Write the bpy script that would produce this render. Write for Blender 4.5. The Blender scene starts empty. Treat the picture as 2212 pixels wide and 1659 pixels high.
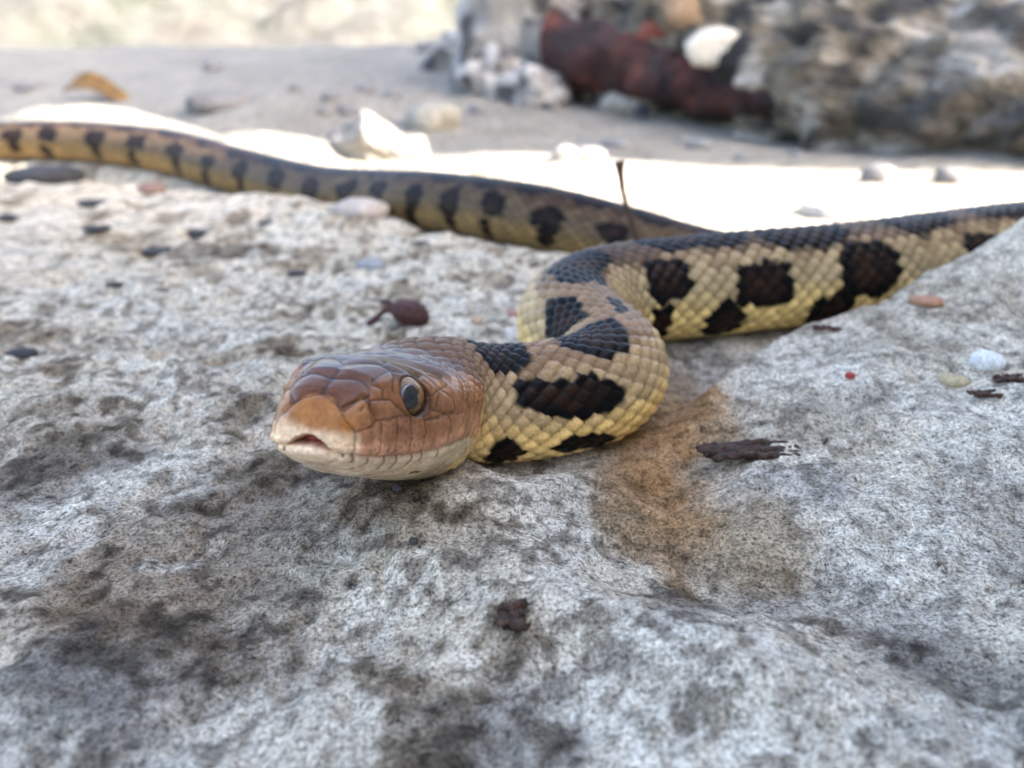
import bpy, math, random
import numpy as np
rng = np.random.default_rng(7)
random.seed(7)

# ------------------------------------------------------------------ camera
scene = bpy.context.scene
PITCH = math.radians(22.0)
FPX = 1737.0                       # focal length in pixels of a 2212 x 1659 picture
CAM = np.array([0.0, 0.0, 0.066])
cam = bpy.data.cameras.new('camera')
cam.sensor_width = 36.0
cam.lens = 36.0 * FPX / 2212.0
cam.clip_start = 0.002
cam.clip_end = 500.0
cam_ob = bpy.data.objects.new('camera', cam)
scene.collection.objects.link(cam_ob)
cam_ob.location = CAM
cam_ob.rotation_euler = (math.pi / 2 - PITCH, 0, 0)
scene.camera = cam_ob
cam.dof.use_dof = True
cam.dof.focus_distance = 0.118
cam.dof.aperture_fstop = 17.0

# ------------------------------------------------------------------ sky and sun
SUN_EL = math.radians(38)
SUN_AZ = math.atan2(0.93, -0.36)    # measured from +Y towards +X
wd = bpy.data.worlds.new('World')
scene.world = wd
wd.use_nodes = True
wn = wd.node_tree.nodes
wl = wd.node_tree.links
sky = wn.new('ShaderNodeTexSky')
sky.sky_type = 'NISHITA'
sky.sun_disc = False
sky.sun_elevation = SUN_EL
sky.sun_rotation = SUN_AZ
sky.air_density = 1.0
sky.dust_density = 5.0
sky.ozone_density = 0.6
wn['Background'].inputs['Strength'].default_value = 0.15
wl.new(sky.outputs[0], wn['Background'].inputs['Color'])

sun = bpy.data.lights.new('sun', 'SUN')
sun.energy = 4.0
sun.angle = math.radians(0.6)
sun.color = (1.0, 0.95, 0.88)
sun_ob = bpy.data.objects.new('sun', sun)
scene.collection.objects.link(sun_ob)
from mathutils import Vector
to_sun = Vector((math.sin(SUN_AZ) * math.cos(SUN_EL), math.cos(SUN_AZ) * math.cos(SUN_EL), math.sin(SUN_EL)))
sun_ob.rotation_euler = to_sun.to_track_quat('Z', 'Y').to_euler()
sun_ob.location = to_sun * 3

scene.view_settings.view_transform = 'Standard'
scene.view_settings.look = 'None'
scene.view_settings.gamma = 1.0
scene.view_settings.use_curve_mapping = False
scene.view_settings.exposure = 2.8

#==NUMPY==
# ------------------------------------------------------------------ numpy helpers
def sstep(a, b, x):
    t = np.clip((x - a) / (b - a), 0, 1)
    return t * t * (3 - 2 * t)

def lerp(a, b, t):
    return a + (b - a) * t

_tab = np.random.default_rng(3).random((4, 65536))
def _hash(ix, iy, iz, k=0):
    h = (ix * 73856093) ^ (iy * 19349663) ^ (iz * 83492791)
    return _tab[k][(h ^ (h >> 13)) & 65535]

def noise3(x, y, z, k=0):
    x, y, z = np.broadcast_arrays(x, y, z)
    ix = np.floor(x).astype(np.int64); iy = np.floor(y).astype(np.int64); iz = np.floor(z).astype(np.int64)
    fx = x - ix; fy = y - iy; fz = z - iz
    ux = fx**3 * (fx * (fx * 6 - 15) + 10); uy = fy**3 * (fy * (fy * 6 - 15) + 10); uz = fz**3 * (fz * (fz * 6 - 15) + 10)
    r = 0
    for dx in (0, 1):
        wx = ux if dx else 1 - ux
        for dy in (0, 1):
            wy = uy if dy else 1 - uy
            for dz in (0, 1):
                wz = uz if dz else 1 - uz
                r = r + wx * wy * wz * _hash(ix + dx, iy + dy, iz + dz, k)
    return r * 2 - 1

def noise2(x, y, k=0):
    x, y = np.broadcast_arrays(x, y)
    ix = np.floor(x).astype(np.int64); iy = np.floor(y).astype(np.int64)
    fx = x - ix; fy = y - iy
    ux = fx * fx * (3 - 2 * fx); uy = fy * fy * (3 - 2 * fy)
    z = np.zeros_like(ix) + 17 * k
    a = _hash(ix, iy, z, k); b = _hash(ix + 1, iy, z, k); c = _hash(ix, iy + 1, z, k); d = _hash(ix + 1, iy + 1, z, k)
    return (a * (1 - ux) * (1 - uy) + b * ux * (1 - uy) + c * (1 - ux) * uy + d * ux * uy) * 2 - 1

def fbm2(x, y, wl_, oct=4, k=0, gain=0.5):
    r = 0; a = 1.0; s = 1.0 / wl_
    for i in range(oct):
        ca, sa = math.cos(0.7 * i + k), math.sin(0.7 * i + k)
        r = r + a * noise2((x * ca - y * sa) * s + 13.7 * i, (x * sa + y * ca) * s + 5.1 * i, (i + k) % 4)
        a *= gain; s *= 2.03
    return r

def fbm3(P, wl_, oct=4, k=0, gain=0.5):
    r = 0; a = 1.0; s = 1.0 / wl_
    for i in range(oct):
        r = r + a * noise3(P[..., 0] * s + 3.1 * i + 7 * k, P[..., 1] * s + 9.7 * i, P[..., 2] * s + 1.3 * i, (i + k) % 4)
        a *= gain; s *= 2.03
    return r

RIGHT = np.array([1.0, 0, 0])
FWD = np.array([0, math.cos(PITCH), -math.sin(PITCH)])
DOWN = np.array([0, -math.sin(PITCH), -math.cos(PITCH)])
def proj(P):
    d = P - CAM
    z = d @ FWD
    return np.stack([1106 + FPX * (d @ RIGHT) / z, 829.5 + FPX * (d @ DOWN) / z, z], -1)
def ray(px, py):
    d = FWD + RIGHT * (px - 1106) / FPX + DOWN * (py - 829.5) / FPX
    return d / np.linalg.norm(d)

# ------------------------------------------------------------------ the snake's course (metres, snout to tail)
HYAW, HPITCH, HROLL = math.radians(11.5), math.radians(14), math.radians(-3)
SNOUT = np.array([-0.0245, 0.0871, 0.0231])
HF = np.array([-math.sin(HYAW) * math.cos(HPITCH), -math.cos(HYAW) * math.cos(HPITCH), math.sin(HPITCH)])
HEAD_L = 0.034
def snake_path():
    pts = [SNOUT - HF * 0.0, SNOUT - HF * 0.008, SNOUT - HF * 0.016, SNOUT - HF * 0.024, SNOUT - HF * 0.032]
    pts += [np.array(p) for p in (
        (-0.0125, 0.1270, 0.0118), (-0.0055, 0.1300, 0.0092), (0.0050, 0.1330, 0.0086), (0.0150, 0.1390, 0.0088),
        (0.0195, 0.1488, 0.0094), (0.0172, 0.1585, 0.0100), (0.0138, 0.1670, 0.0108), (0.0140, 0.1770, 0.0114),
        (0.0200, 0.1860, 0.0118), (0.0290, 0.1910, 0.0120), (0.0420, 0.1955, 0.0120), (0.0620, 0.2025, 0.0120),
        (0.0900, 0.2135, 0.0115), (0.1200, 0.2270, 0.0120), (0.1520, 0.2410, 0.0125), (0.1950, 0.2560, 0.0125),
        (0.2400, 0.2780, 0.0120), (0.2720, 0.3080, 0.0070), (0.2580, 0.3380, -0.0030), (0.2100, 0.3380, -0.0100),
        (0.1550, 0.3200, -0.0120), (0.1050, 0.2980, -0.0095), (0.0690, 0.2900, -0.0035), (0.0420, 0.2930, 0.0035),
        (0.0130, 0.3060, 0.0088), (-0.0315, 0.3450, 0.0090), (-0.0620, 0.3760, 0.0060), (-0.0975, 0.4100, 0.0036),
        (-0.1500, 0.4600, 0.0066), (-0.2120, 0.5100, 0.0128), (-0.2930, 0.5500, 0.0152), (-0.3720, 0.5700, 0.0128),
        (-0.4600, 0.5700, 0.0115), (-0.5500, 0.5550, 0.0110), (-0.6300, 0.5750, 0.0090), (-0.7000, 0.6300, 0.0060),
        (-0.7600, 0.7100, 0.0030))]
    P = np.array(pts)
    P = np.vstack([2 * P[0] - P[1], P, 2 * P[-1] - P[-2]])
    out = []
    for i in range(1, len(P) - 2):
        p0, p1, p2, p3 = P[i - 1:i + 3]
        t0 = 0; t1 = t0 + np.linalg.norm(p1 - p0)**0.5; t2 = t1 + np.linalg.norm(p2 - p1)**0.5; t3 = t2 + np.linalg.norm(p3 - p2)**0.5
        t = np.linspace(t1, t2, 60, endpoint=False)[:, None]
        A1 = (t1 - t) / (t1 - t0) * p0 + (t - t0) / (t1 - t0) * p1
        A2 = (t2 - t) / (t2 - t1) * p1 + (t - t1) / (t2 - t1) * p2
        A3 = (t3 - t) / (t3 - t2) * p2 + (t - t2) / (t3 - t2) * p3
        B1 = (t2 - t) / (t2 - t0) * A1 + (t - t0) / (t2 - t0) * A2
        B2 = (t3 - t) / (t3 - t1) * A2 + (t - t1) / (t3 - t1) * A3
        out.append((t2 - t) / (t2 - t1) * B1 + (t - t1) / (t2 - t1) * B2)
    C = np.vstack(out + [P[-2][None]])
    s = np.concatenate([[0], np.cumsum(np.linalg.norm(np.diff(C, axis=0), axis=1))])
    su = np.arange(0, s[-1], 0.0005)
    C = np.stack([np.interp(su, s, C[:, i]) for i in range(3)], 1)
    # soften the curve a little, the straight head excepted
    K = C.copy()
    for _ in range(30):
        K[1:-1] = 0.25 * K[:-2] + 0.5 * K[1:-1] + 0.25 * K[2:]
    w = sstep(0.026, 0.036, su)[:, None]
    C = C * (1 - w) + K * w
    return su, C
PS, PC = snake_path()
SLEN = PS[-1]
PT = np.gradient(PC, axis=0); PT /= np.linalg.norm(PT, axis=1)[:, None]
for _ in range(12):
    PT[1:-1] = 0.25 * PT[:-2] + 0.5 * PT[1:-1] + 0.25 * PT[2:]
PT /= np.linalg.norm(PT, axis=1)[:, None]
PR = np.interp(PS, [0, 0.036, 0.05, 0.07, 0.10, 0.13, 0.16, 0.20, 0.40, 0.55, 0.70, 1.0, SLEN - 0.30, SLEN - 0.1, SLEN],
               np.array([10.4, 10.4, 10.6, 10.6, 11.2, 12.6, 13.2, 13.6, 13.6, 12.6, 12.6, 13.6, 12.0, 6.5, 0.4]) * 1e-3)
BELLY = 0.86

# ------------------------------------------------------------------ ground height
def rim_y(x):
    return np.interp(x, [-0.6, -0.4, -0.2, -0.1, 0.0, 0.05, 0.1, 0.3], [0.60, 0.535, 0.470, 0.390, 0.300, 0.262, 0.262, 0.31])

def gauss(x, y, cx, cy, sx, sy, a=0.0):
    c, s = math.cos(a), math.sin(a)
    dx = x - cx; dy = y - cy
    u = dx * c + dy * s; v = -dx * s + dy * c
    return np.exp(-0.5 * ((u / sx)**2 + (v / sy)**2))

PITS = []        # x, y, long radius, short radius, depth, angle
def lump_sd(x, y):
    return (x - 0.038) * 0.76 - (y - 0.155) * 0.65

def macro(x, y):
    z = np.zeros_like(x)
    r = rim_y(x)
    z = z - 0.016 * sstep(r - 0.012, r + 0.035, y)
    far = -0.002 + 0.108 * sstep(0.62, 1.75, y + 0.25 * np.minimum(x, 0) - 0.2 * np.clip(x, 0, 1))
    z = z + np.where(y > 0.5, far * sstep(0.5, 0.7, y), 0)
    # the raised block on the right with its own edge above the stained gully
    sd = lump_sd(x, y)
    m = sstep(-0.0015, 0.006, sd) * (1 - sstep(0.186, 0.204, y - 0.30 * (x - 0.065)))
    m = m * sstep(0.080, 0.160, y + 0.15 * (x - .06))
    z = z - 0.0030 * gauss(x, y, 0.045, 0.176, 0.012, 0.010, 0.8)
    z = z + m * (0.0072 + 0.05 * np.clip(x - 0.06, 0, 0.09))
    z = z + 0.0215 * gauss(x, y, 0.152, 0.214, 0.034, 0.014, 0.42)
    # soft swells of the foreground
    z = z + 0.0035 * gauss(x, y, -0.018, 0.110, 0.016, 0.014, 0.3)
    z = z + 0.0030 * gauss(x, y, 0.000, 0.100, 0.014, 0.022, -0.2)
    z = z - 0.0050 * gauss(x, y, 0.026, 0.122, 0.008, 0.020, -0.5)
    z = z + 0.0045 * gauss(x, y, 0.020, 0.075, 0.022, 0.007, -0.55)
    z = z - 0.0035 * gauss(x, y, 0.036, 0.092, 0.013, 0.009, -0.5)
    z = z - 0.0025 * gauss(x, y, -0.030, 0.085, 0.020, 0.018, 0.3)
    z = z + 0.0035 * gauss(x, y, -0.055, 0.070, 0.014, 0.010, 0.5)
    z = z + 0.0030 * gauss(x, y, -0.060, 0.160, 0.035, 0.02, 0.2)
    z = z + 0.0040 * gauss(x, y, -0.010, 0.262, 0.03, 0.025, 0.6)
    z = z + 0.0075 * gauss(x, y, -0.085, 0.360, 0.05, 0.02, -0.7)
    # humps in the sunny hollow
    z = z + 0.050 * gauss(x, y, -0.380, 0.74, 0.085, 0.05, 0.1)
    z = z + 0.030 * gauss(x, y, -0.190, 0.66, 0.060, 0.045, -0.2)
    z = z + 0.018 * gauss(x, y, 0.020, 0.62, 0.07, 0.05, 0.0)
    z = z + 0.020 * gauss(x, y, -0.25, 1.05, 0.10, 0.08, 0.0)
    z = z + 0.05 * gauss(x, y, 0.45, 0.72, 0.08, 0.06, 0.0) * 0.3
    return z

def path_dist(x, y):
    """distance to the snake's course, and bed height there, for points near it"""
    sh = x.shape
    X = x.ravel(); Y = y.ravel()
    d = np.full(X.shape, 9.0); bed = np.zeros(X.shape)
    sel = PS > 0.040
    Q = PC[sel][::4]; R = PR[sel][::4]
    near = np.where((Y > 0.09) & (Y < 0.80) & (X > -0.82) & (X < 0.33))[0]
    CH = 60000
    for a in range(0, len(near), CH):
        n = near[a:a + CH]
        # bucket the path to keep this light
        xm, xM, ym, yM = X[n].min() - .05, X[n].max() + .05, Y[n].min() - .05, Y[n].max() + .05
        k = (Q[:, 0] > xm) & (Q[:, 0] < xM) & (Q[:, 1] > ym) & (Q[:, 1] < yM)
        if not k.any():
            continue
        q = Q[k]; rr = R[k]
        for b in range(0, len(n), 4000):
            nn = n[b:b + 4000]
            D = (X[nn][:, None] - q[None, :, 0])**2 + (Y[nn][:, None] - q[None, :, 1])**2
            D = np.sqrt(D) / rr[None]
            j = D.argmin(1)
            d[nn] = D[np.arange(len(nn)), j]
            bed[nn] = q[j, 2] - rr[j] * BELLY + 0.0004
    return d.reshape(sh), bed.reshape(sh)

def detail(x, y):
    f = np.clip(1.2 - y, 0.25, 1)
    z = 0.0013 * fbm2(x, y, 0.030, 3, 0) + 0.00075 * fbm2(x, y, 0.0085, 3, 1)
    rid = 1 - np.abs(fbm2(x, y, 0.0055, 3, 2))
    z = z + 0.0006 * (rid - 0.6)
    pit = fbm2(x, y, 0.004, 2, 3)
    z = z - 0.0007 * np.clip(pit - 0.55, 0, 1) * 2
    z = z + 0.0003 * fbm2(x, y, 0.0022, 2, 1)
    # left part of the slab is rougher and more pitted
    rough = sstep(0.03, -0.04, x) * sstep(0.10, 0.15, y)
    z = z + rough * (0.0016 * fbm2(x, y * 1.6, 0.016, 4, 2) - 0.0022 * np.clip(fbm2(x, y * 1.5, 0.010, 2, 0) - 0.55, 0, 1))
    smooth = gauss(x, y, 0.045, 0.174, 0.017, 0.013, 0.8) * (lump_sd(x, y) < 0.001)
    z = z * (1 - 0.75 * smooth)
    far = sstep(0.5, 0.9, y)
    z = z * (1 - 0.3 * far) + far * (0.006 * fbm2(x, y, 0.12, 4, 1))
    return z

def ground(x, y):
    x = np.asarray(x, float); y = np.asarray(y, float)
    x, y = np.broadcast_arrays(np.atleast_1d(x), np.atleast_1d(y))
    h = macro(x, y) + detail(x, y)
    for (px, py, a, b, dep, ang) in PITS:
        c, s = math.cos(ang), math.sin(ang)
        u = ((x - px) * c + (y - py) * s) / a; v = (-(x - px) * s + (y - py) * c) / b
        h = h - dep * np.exp(-(u * u + v * v)**1.5)
    d, bed = path_dist(x, y)
    hi = lerp(1.75, 1.30, sstep(0.085, 0.115, x))
    w = 1 - sstep(0.95, 1.0, (d - 0.95) / (hi - 0.95) * 0.05 + 0.95)
    over = np.maximum(h - bed, 0)             # never bury the animal
    h = lerp(h, bed + 0.15 * (h - bed) * sstep(0.6, 1.5, d), w)
    return h

def on_ground(px, py, lo=0.04, hi=4.0):
    """where a picture direction meets the ground"""
    d = ray(px, py)
    t = np.concatenate([np.arange(lo, 0.6, 0.0008), np.arange(0.6, hi, 0.004)])
    P = CAM + d * t[:, None]
    g = ground(P[:, 0], P[:, 1])
    k = np.where(P[:, 2] < g)[0]
    i = k[0] if len(k) else len(t) - 1
    return np.array([P[i, 0], P[i, 1], g[i]])

for (px, py, lo_, sh_, dep) in ((420, 503, 26, 14, 3.0), (190, 440, 34, 14, 2.6), (205, 493, 26, 10, 2.2), (330, 540, 34, 12, 2.4), (490, 545, 60, 16, 2.2),
                            (95, 380, 70, 20, 6.0), (325, 408, 30, 14, 3), (245, 614, 16, 10, 1.8), (45, 765, 26, 18, 2.2), (160, 735, 40, 20, 1.8),
                            (300, 735, 22, 20, 1.8), (480, 785, 22, 22, 2.0), (345, 765, 18, 14, 1.6), (60, 560, 40, 14, 2), (120, 600, 30, 16, 1.8),
                            (760, 745, 20, 10, 1.4), (900, 520, 26, 12, 2), (10, 470, 22, 14, 2.4), (575, 480, 20, 9, 1.8), (640, 590, 26, 10, 1.2)):
    g0 = CAM + ray(px, py) * (0.066 / -ray(px, py)[2])
    k = np.linalg.norm(g0 - CAM) / FPX
    PITS.append((g0[0], g0[1], lo_ * k, sh_ * k / max(0.2, -ray(px, py)[2]) * 0.6, dep * 1.7e-3, 0.0))

def ground_grid():
    def grow(start, step, g, end):
        v = [start]
        while v[-1] < end:
            v.append(v[-1] + step); step *= g
        return np.array(v)
    xs = np.arange(-0.115, 0.115001, 0.0006)
    side = grow(0.1156, 0.0006, 1.045, 70.0)
    xs = np.concatenate([-side[::-1], xs, side])
    ys = np.arange(0.040, 0.2151, 0.0006)
    ff = grow(0.2156, 0.0006, 1.018, 90.0)
    bb = grow(0.0, 0.0008, 1.10, 60.0)
    ys = np.concatenate([0.0392 - bb[::-1], ys, ff])
    return xs, ys

# ------------------------------------------------------------------ the snake's skin
def head_profile(s):
    """half width, height above and below the axis, squareness of the section; s in metres from the snout"""
    m = s * 1000
    k = [0, 0.08, 0.3, 1.0, 2.0, 4.0, 8.0, 13.5, 20, 28, 34, 40, 46]
    w = np.interp(m, k, [0, 1.5, 2.9, 4.7, 5.8, 6.6, 7.9, 9.9, 12.1, 13.2, 13.0, 12.4, 11.4])
    t = np.interp(m, k, [0, 1.1, 2.3, 3.8, 5.0, 6.4, 8.2, 9.2, 8.1, 7.2, 7.5, 8.8, 9.9])
    b = np.interp(m, k, [0, 0.7, 1.3, 2.3, 2.9, 4.0, 5.8, 7.3, 9.3, 11.5, 12.6, 12.4, 10.6])
    sm = 1.0
    return w * 1e-3, t * 1e-3, b * 1e-3

def skin_base(S, TH):
    """positions of the undisplaced skin; S (rows) x TH (columns)"""
    C = np.stack([np.interp(S, PS, PC[:, i]) for i in range(3)], 1)
    T = np.stack([np.interp(S, PS, PT[:, i]) for i in range(3)], 1)
    T /= np.linalg.norm(T, axis=1)[:, None]
    f = -T
    L = np.cross(np.array([0, 0, 1.0]), f); L /= np.linalg.norm(L, axis=1)[:, None]
    U = np.cross(f, L)
    ro = (HROLL * (1 - sstep(0.034, 0.060, S)))[:, None]
    L, U = L * np.cos(ro) + U * np.sin(ro), -L * np.sin(ro) + U * np.cos(ro)
    r = np.interp(S, PS, PR)
    w, t, b = head_profile(S)
    m = sstep(0.036, 0.046, S)
    w = lerp(w, r, m); t = lerp(t, r, m); b = lerp(b, r * BELLY, m)
    c = np.cos(TH)[None]; s = np.sin(TH)[None]
    n_top = lerp(2.75, 2.0, m)[:, None]
    n_bot = lerp(2.2, 2.25, m)[:, None]
    n = np.where(c >= 0, n_top, n_bot)
    n = lerp(2.0, n, sstep(0.0, 0.004, S)[:, None])
    cc = np.sign(c) * np.abs(c)**(2 / n); ss = np.sign(s) * np.abs(s)**(2 / n)
    v = np.where(c >= 0, t[:, None], b[:, None]) * cc
    h = w[:, None] * ss
    return C, L, U, T, h, v


NROW = 15.5                       # dorsal scale rows on each side
TH_D = math.radians(126)          # where the belly scutes begin
_ls = 0.0029 * np.interp(PS, [0, 0.04, 0.10, 0.2, 2], [0.9, 1.0, 1.25, 1.5, 1.6])
PQ = np.concatenate([[0], np.cumsum(0.0005 / _ls[:-1])])

# head plates: seam lines in (mm from snout, degrees from the crown) on the left side, mirrored to the right
SEAMS = [
    [(2.89, 0), (2.35, 9.5), (1.78, 27.5), (1.44, 46.5), (1.6, 63.5), (1.6, 76.5), (1.52, 87.5), (1.52, 105.5)],
    [(2.89, 0), (5.6, 0)],
    [(5.6, 0), (6.0, 4), (6.4, 11), (6.6, 18.0), (6.2, 32.0), (5.6, 40.5)],
    [(5.6, 40.5), (4.8, 42.5), (3.24, 35.0), (1.96, 28.0)],
    [(5.6, 0), (9.6, 0)],
    [(9.6, 0), (11.0, 4.0), (11.8, 10.0), (12.4, 18.0)],
    [(12.4, 18.5), (15.4, 13), (19.5, 12), (21.5, 0)], [(21.5, 0), (30, 0)],
    [(19.5, 12), (19, 34), (23, 43), (29.0, 26), (30, 0)], [(11.8, 28), (12.5, 37), (15.5, 44), (19, 34)],
    [(6.6, 18.0), (7.4, 30.5), (9.8, 28.5), (11.8, 28.0), (12.4, 18.0)],
    [(5.6, 40.5), (4.2, 54.5), (4.0, 69.5), (3.87, 77.0)],
    [(1.69, 70.5), (3.87, 77.0), (4.6, 72.0), (6.4, 75.5), (10.0, 77.5), (13.2, 80.5), (14.0, 84.0)],
    [(11.6, 31.0), (10.2, 42.0), (9.4, 50.0)],
    [(7.0, 55.0), (8.4, 59.5), (9.0, 67.0), (10.2, 76.5)],
    [(5.0, 47.0), (7.0, 55.0), (7.8, 45.0), (7.0, 33.0)],
    [(5.6, 77), (5.6, 92.0), (5.4, 108.5)], [(8.4, 77), (8.8, 88.5), (8.6, 106.0)],
    [(11.0, 78.5), (11.6, 90.5), (11.6, 107.5)], [(13.8, 83.0), (14.6, 90.0), (14.2, 108.0)],
    [(14.0, 84.0), (16.8, 84.0), (19.2, 82.0)], [(19.2, 82.0), (20.6, 89.5), (19.8, 104.0)],
    [(19.2, 82.0), (24.6, 84.5), (28, 90)], [(24.6, 84.5), (26.4, 96.5), (24.6, 105.5)],
    [(0.75, 116.0), (1.21, 149.5), (2.78, 176)], [(2.78, 176), (9, 178)],
    [(1.69, 115.0), (3.24, 145.0)], [(4.2, 116.5), (5.4, 137.5)], [(7.4, 114.5), (8.8, 143.5)],
    [(9.8, 112.5), (11.6, 143.5)], [(13.0, 113.0), (14.0, 135.5)], [(15.2, 112.0), (15.8, 126)],
    [(2.78, 174), (5.2, 155.0), (8.6, 146.0), (14.2, 142.0)],
    [(16.8, 46.0), (17.2, 52.5), (16.4, 67.0), (15.2, 76.5), (13.6, 79.5)], [(15.4, 64.0), (16.8, 64.0)],
    [(16.8, 64.0), (19.0, 57.5), (21.8, 68.0)], [(15.2, 76.5), (16.8, 79.0), (19.2, 82.0)],
    [(19.0, 57.5), (17.2, 70.0), (16.8, 79.0)], [(21.8, 68.0), (21.8, 80.0), (19.2, 82.0)],
    [(19.0, 57.5), (19.0, 36)], [(19, 57.5), (23, 52), (23, 43)],
]
BARS = [[(1.69, 115.0), (2.6, 133.0)], [(4.2, 116.5), (4.8, 128)], [(7.4, 114.5), (8.5, 136)],
        [(9.8, 112.5), (11.2, 136)], [(13.0, 113.0), (13.7, 128)], [(15.2, 112.0), (15.6, 121)], [(18.5, 110.0), (18.8, 117)]]
MOUTH = [(0.04, 118), (0.28, 124), (0.75, 118.0), (1.78, 112), (4.0, 111.5), (7.0, 112.0), (11, 112), (15.0, 111.0), (20.2, 106.5), (27.6, 105.0), (31, 103)]
EYE_S, EYE_H, EYE_V = 12.9, 8.70, 4.75       # eye centre on the skin, mm

def loc3(sm, dg):
    """head surface point in head axes, mm"""
    C, L, U, T, h, v = skin_base(np.array([sm * 1e-3]), np.array([math.radians(dg)]))
    return np.array([sm, h[0, 0] * 1e3, v[0, 0] * 1e3])

def dense(line, n=4):
    out = []
    for (a, b), (c, d) in zip(line[:-1], line[1:]):
        for k in range(n):
            out.append((a + (c - a) * k / n, b + (d - b) * k / n))
    out.append(line[-1])
    return np.array([loc3(*p) for p in out])

def linedist(Q, lines):
    """distance (mm) of points Q (n,3) with |h| taken, to a set of polylines"""
    d = np.full(len(Q), 99.0)
    for ln in lines:
        P = dense(ln)
        for a, b in zip(P[:-1], P[1:]):
            k = np.where((np.abs(Q[:, 0] - 0.5 * (a[0] + b[0])) < 2.2 + abs(b[0] - a[0])))[0]
            ab = b - a
            t = np.clip(((Q[k] - a) @ ab) / (ab @ ab + 1e-9), 0, 1)
            e = np.linalg.norm(Q[k] - (a + t[:, None] * ab), axis=1)
            d[k] = np.minimum(d[k], e)
    return d

# blotches in (metres from the snout, degrees from the crown, half length m, half width deg)
BLOT = [(0.0530, -2, 0.0070, 38), (0.0637, 61, 0.0085, 18, 1000), (0.0540, 117, 0.0032, 20, 500), (0.0662, 114, 0.0052, 14.5, 1300),
        (0.0742, 6, 0.0080, 29), (0.0930, -40, 0.0085, 24), (0.0805, -85, 0.0050, 16), (0.1150, 4, 0.0115, 28), (0.0910, 17, 0.0045, 8),
        (0.1395, 57, 0.0070, 20), (0.1655, 72, 0.0080, 25), (0.1970, 68, 0.0098, 32),
        (0.1372, 104, 0.0036, 24), (0.1555, 114, 0.0062, 27), (0.1865, 110, 0.0068, 20),
        (0.1520, -2, 0.0150, 30), (0.1825, 4, 0.0140, 38),
        (0.0637, -61, 0.0085, 19), (0.1395, -60, 0.0075, 20), (0.1655, -70, 0.0080, 24), (0.1970, -68, 0.0098, 28), (0.1200, -95, 0.005, 20)]
_c = 0.222
while _c < 0.60:
    BLOT.append((_c, 0, 0.0125, 36))
    for _g in (-1, 1):
        BLOT.append((_c + 0.017, _g * 66, 0.0085, 22)); BLOT.append((_c, _g * 108, 0.006, 20))
    _c += 0.034
for _i, _c in enumerate((0.612, 0.634, 0.656, 0.678, 0.700, 0.7225, 0.7445, 0.7665, 0.791, 0.816, 0.845, 0.877, 0.912, 0.946, 0.981, 1.0225, 1.061, 1.103, 1.134, 1.170,
                        1.205, 1.24, 1.275, 1.31, 1.345, 1.38, 1.415, 1.45, 1.485)):
    _l = 0.0056 if _c < 0.8 else (0.0075 if _c < 0.95 else 0.0092)
    for _g in (-1, 1):
        BLOT.append((_c, _g * (65 + 4 * math.sin(_i * 2.1)), _l, 20 + 3 * math.sin(_i * 1.3)))
        BLOT.append((_c + (0.3 if _i % 2 else -0.2) * _l, _g * (100 + 12 * (_i % 2)), _l * 0.55, 22))
    BLOT.append((_c + 1.9 * _l, 0, _l * 1.25, 36))

def spots(sc, th):
    """darkness of the blotch pattern and how close to a blotch centre, for scale centres"""
    dark = np.zeros(sc.shape); core = np.zeros(sc.shape)
    for (bs, bt, ls, lt, *sl) in BLOT:
        k = np.where(np.abs(sc - bs) < 2 * ls)
        if not len(k[0]):
            continue
        e = np.abs((sc[k] - bs) / ls)**2.6 + np.abs((th[k] - bt - (sl[0] if sl else 0) * (sc[k] - bs)) / lt)**2.6
        dark[k] = np.maximum(dark[k], 1 - sstep(0.85, 1.15, e))
        core[k] = np.maximum(core[k], 1 - sstep(0.05, 0.55, e))
    return dark, core

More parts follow.
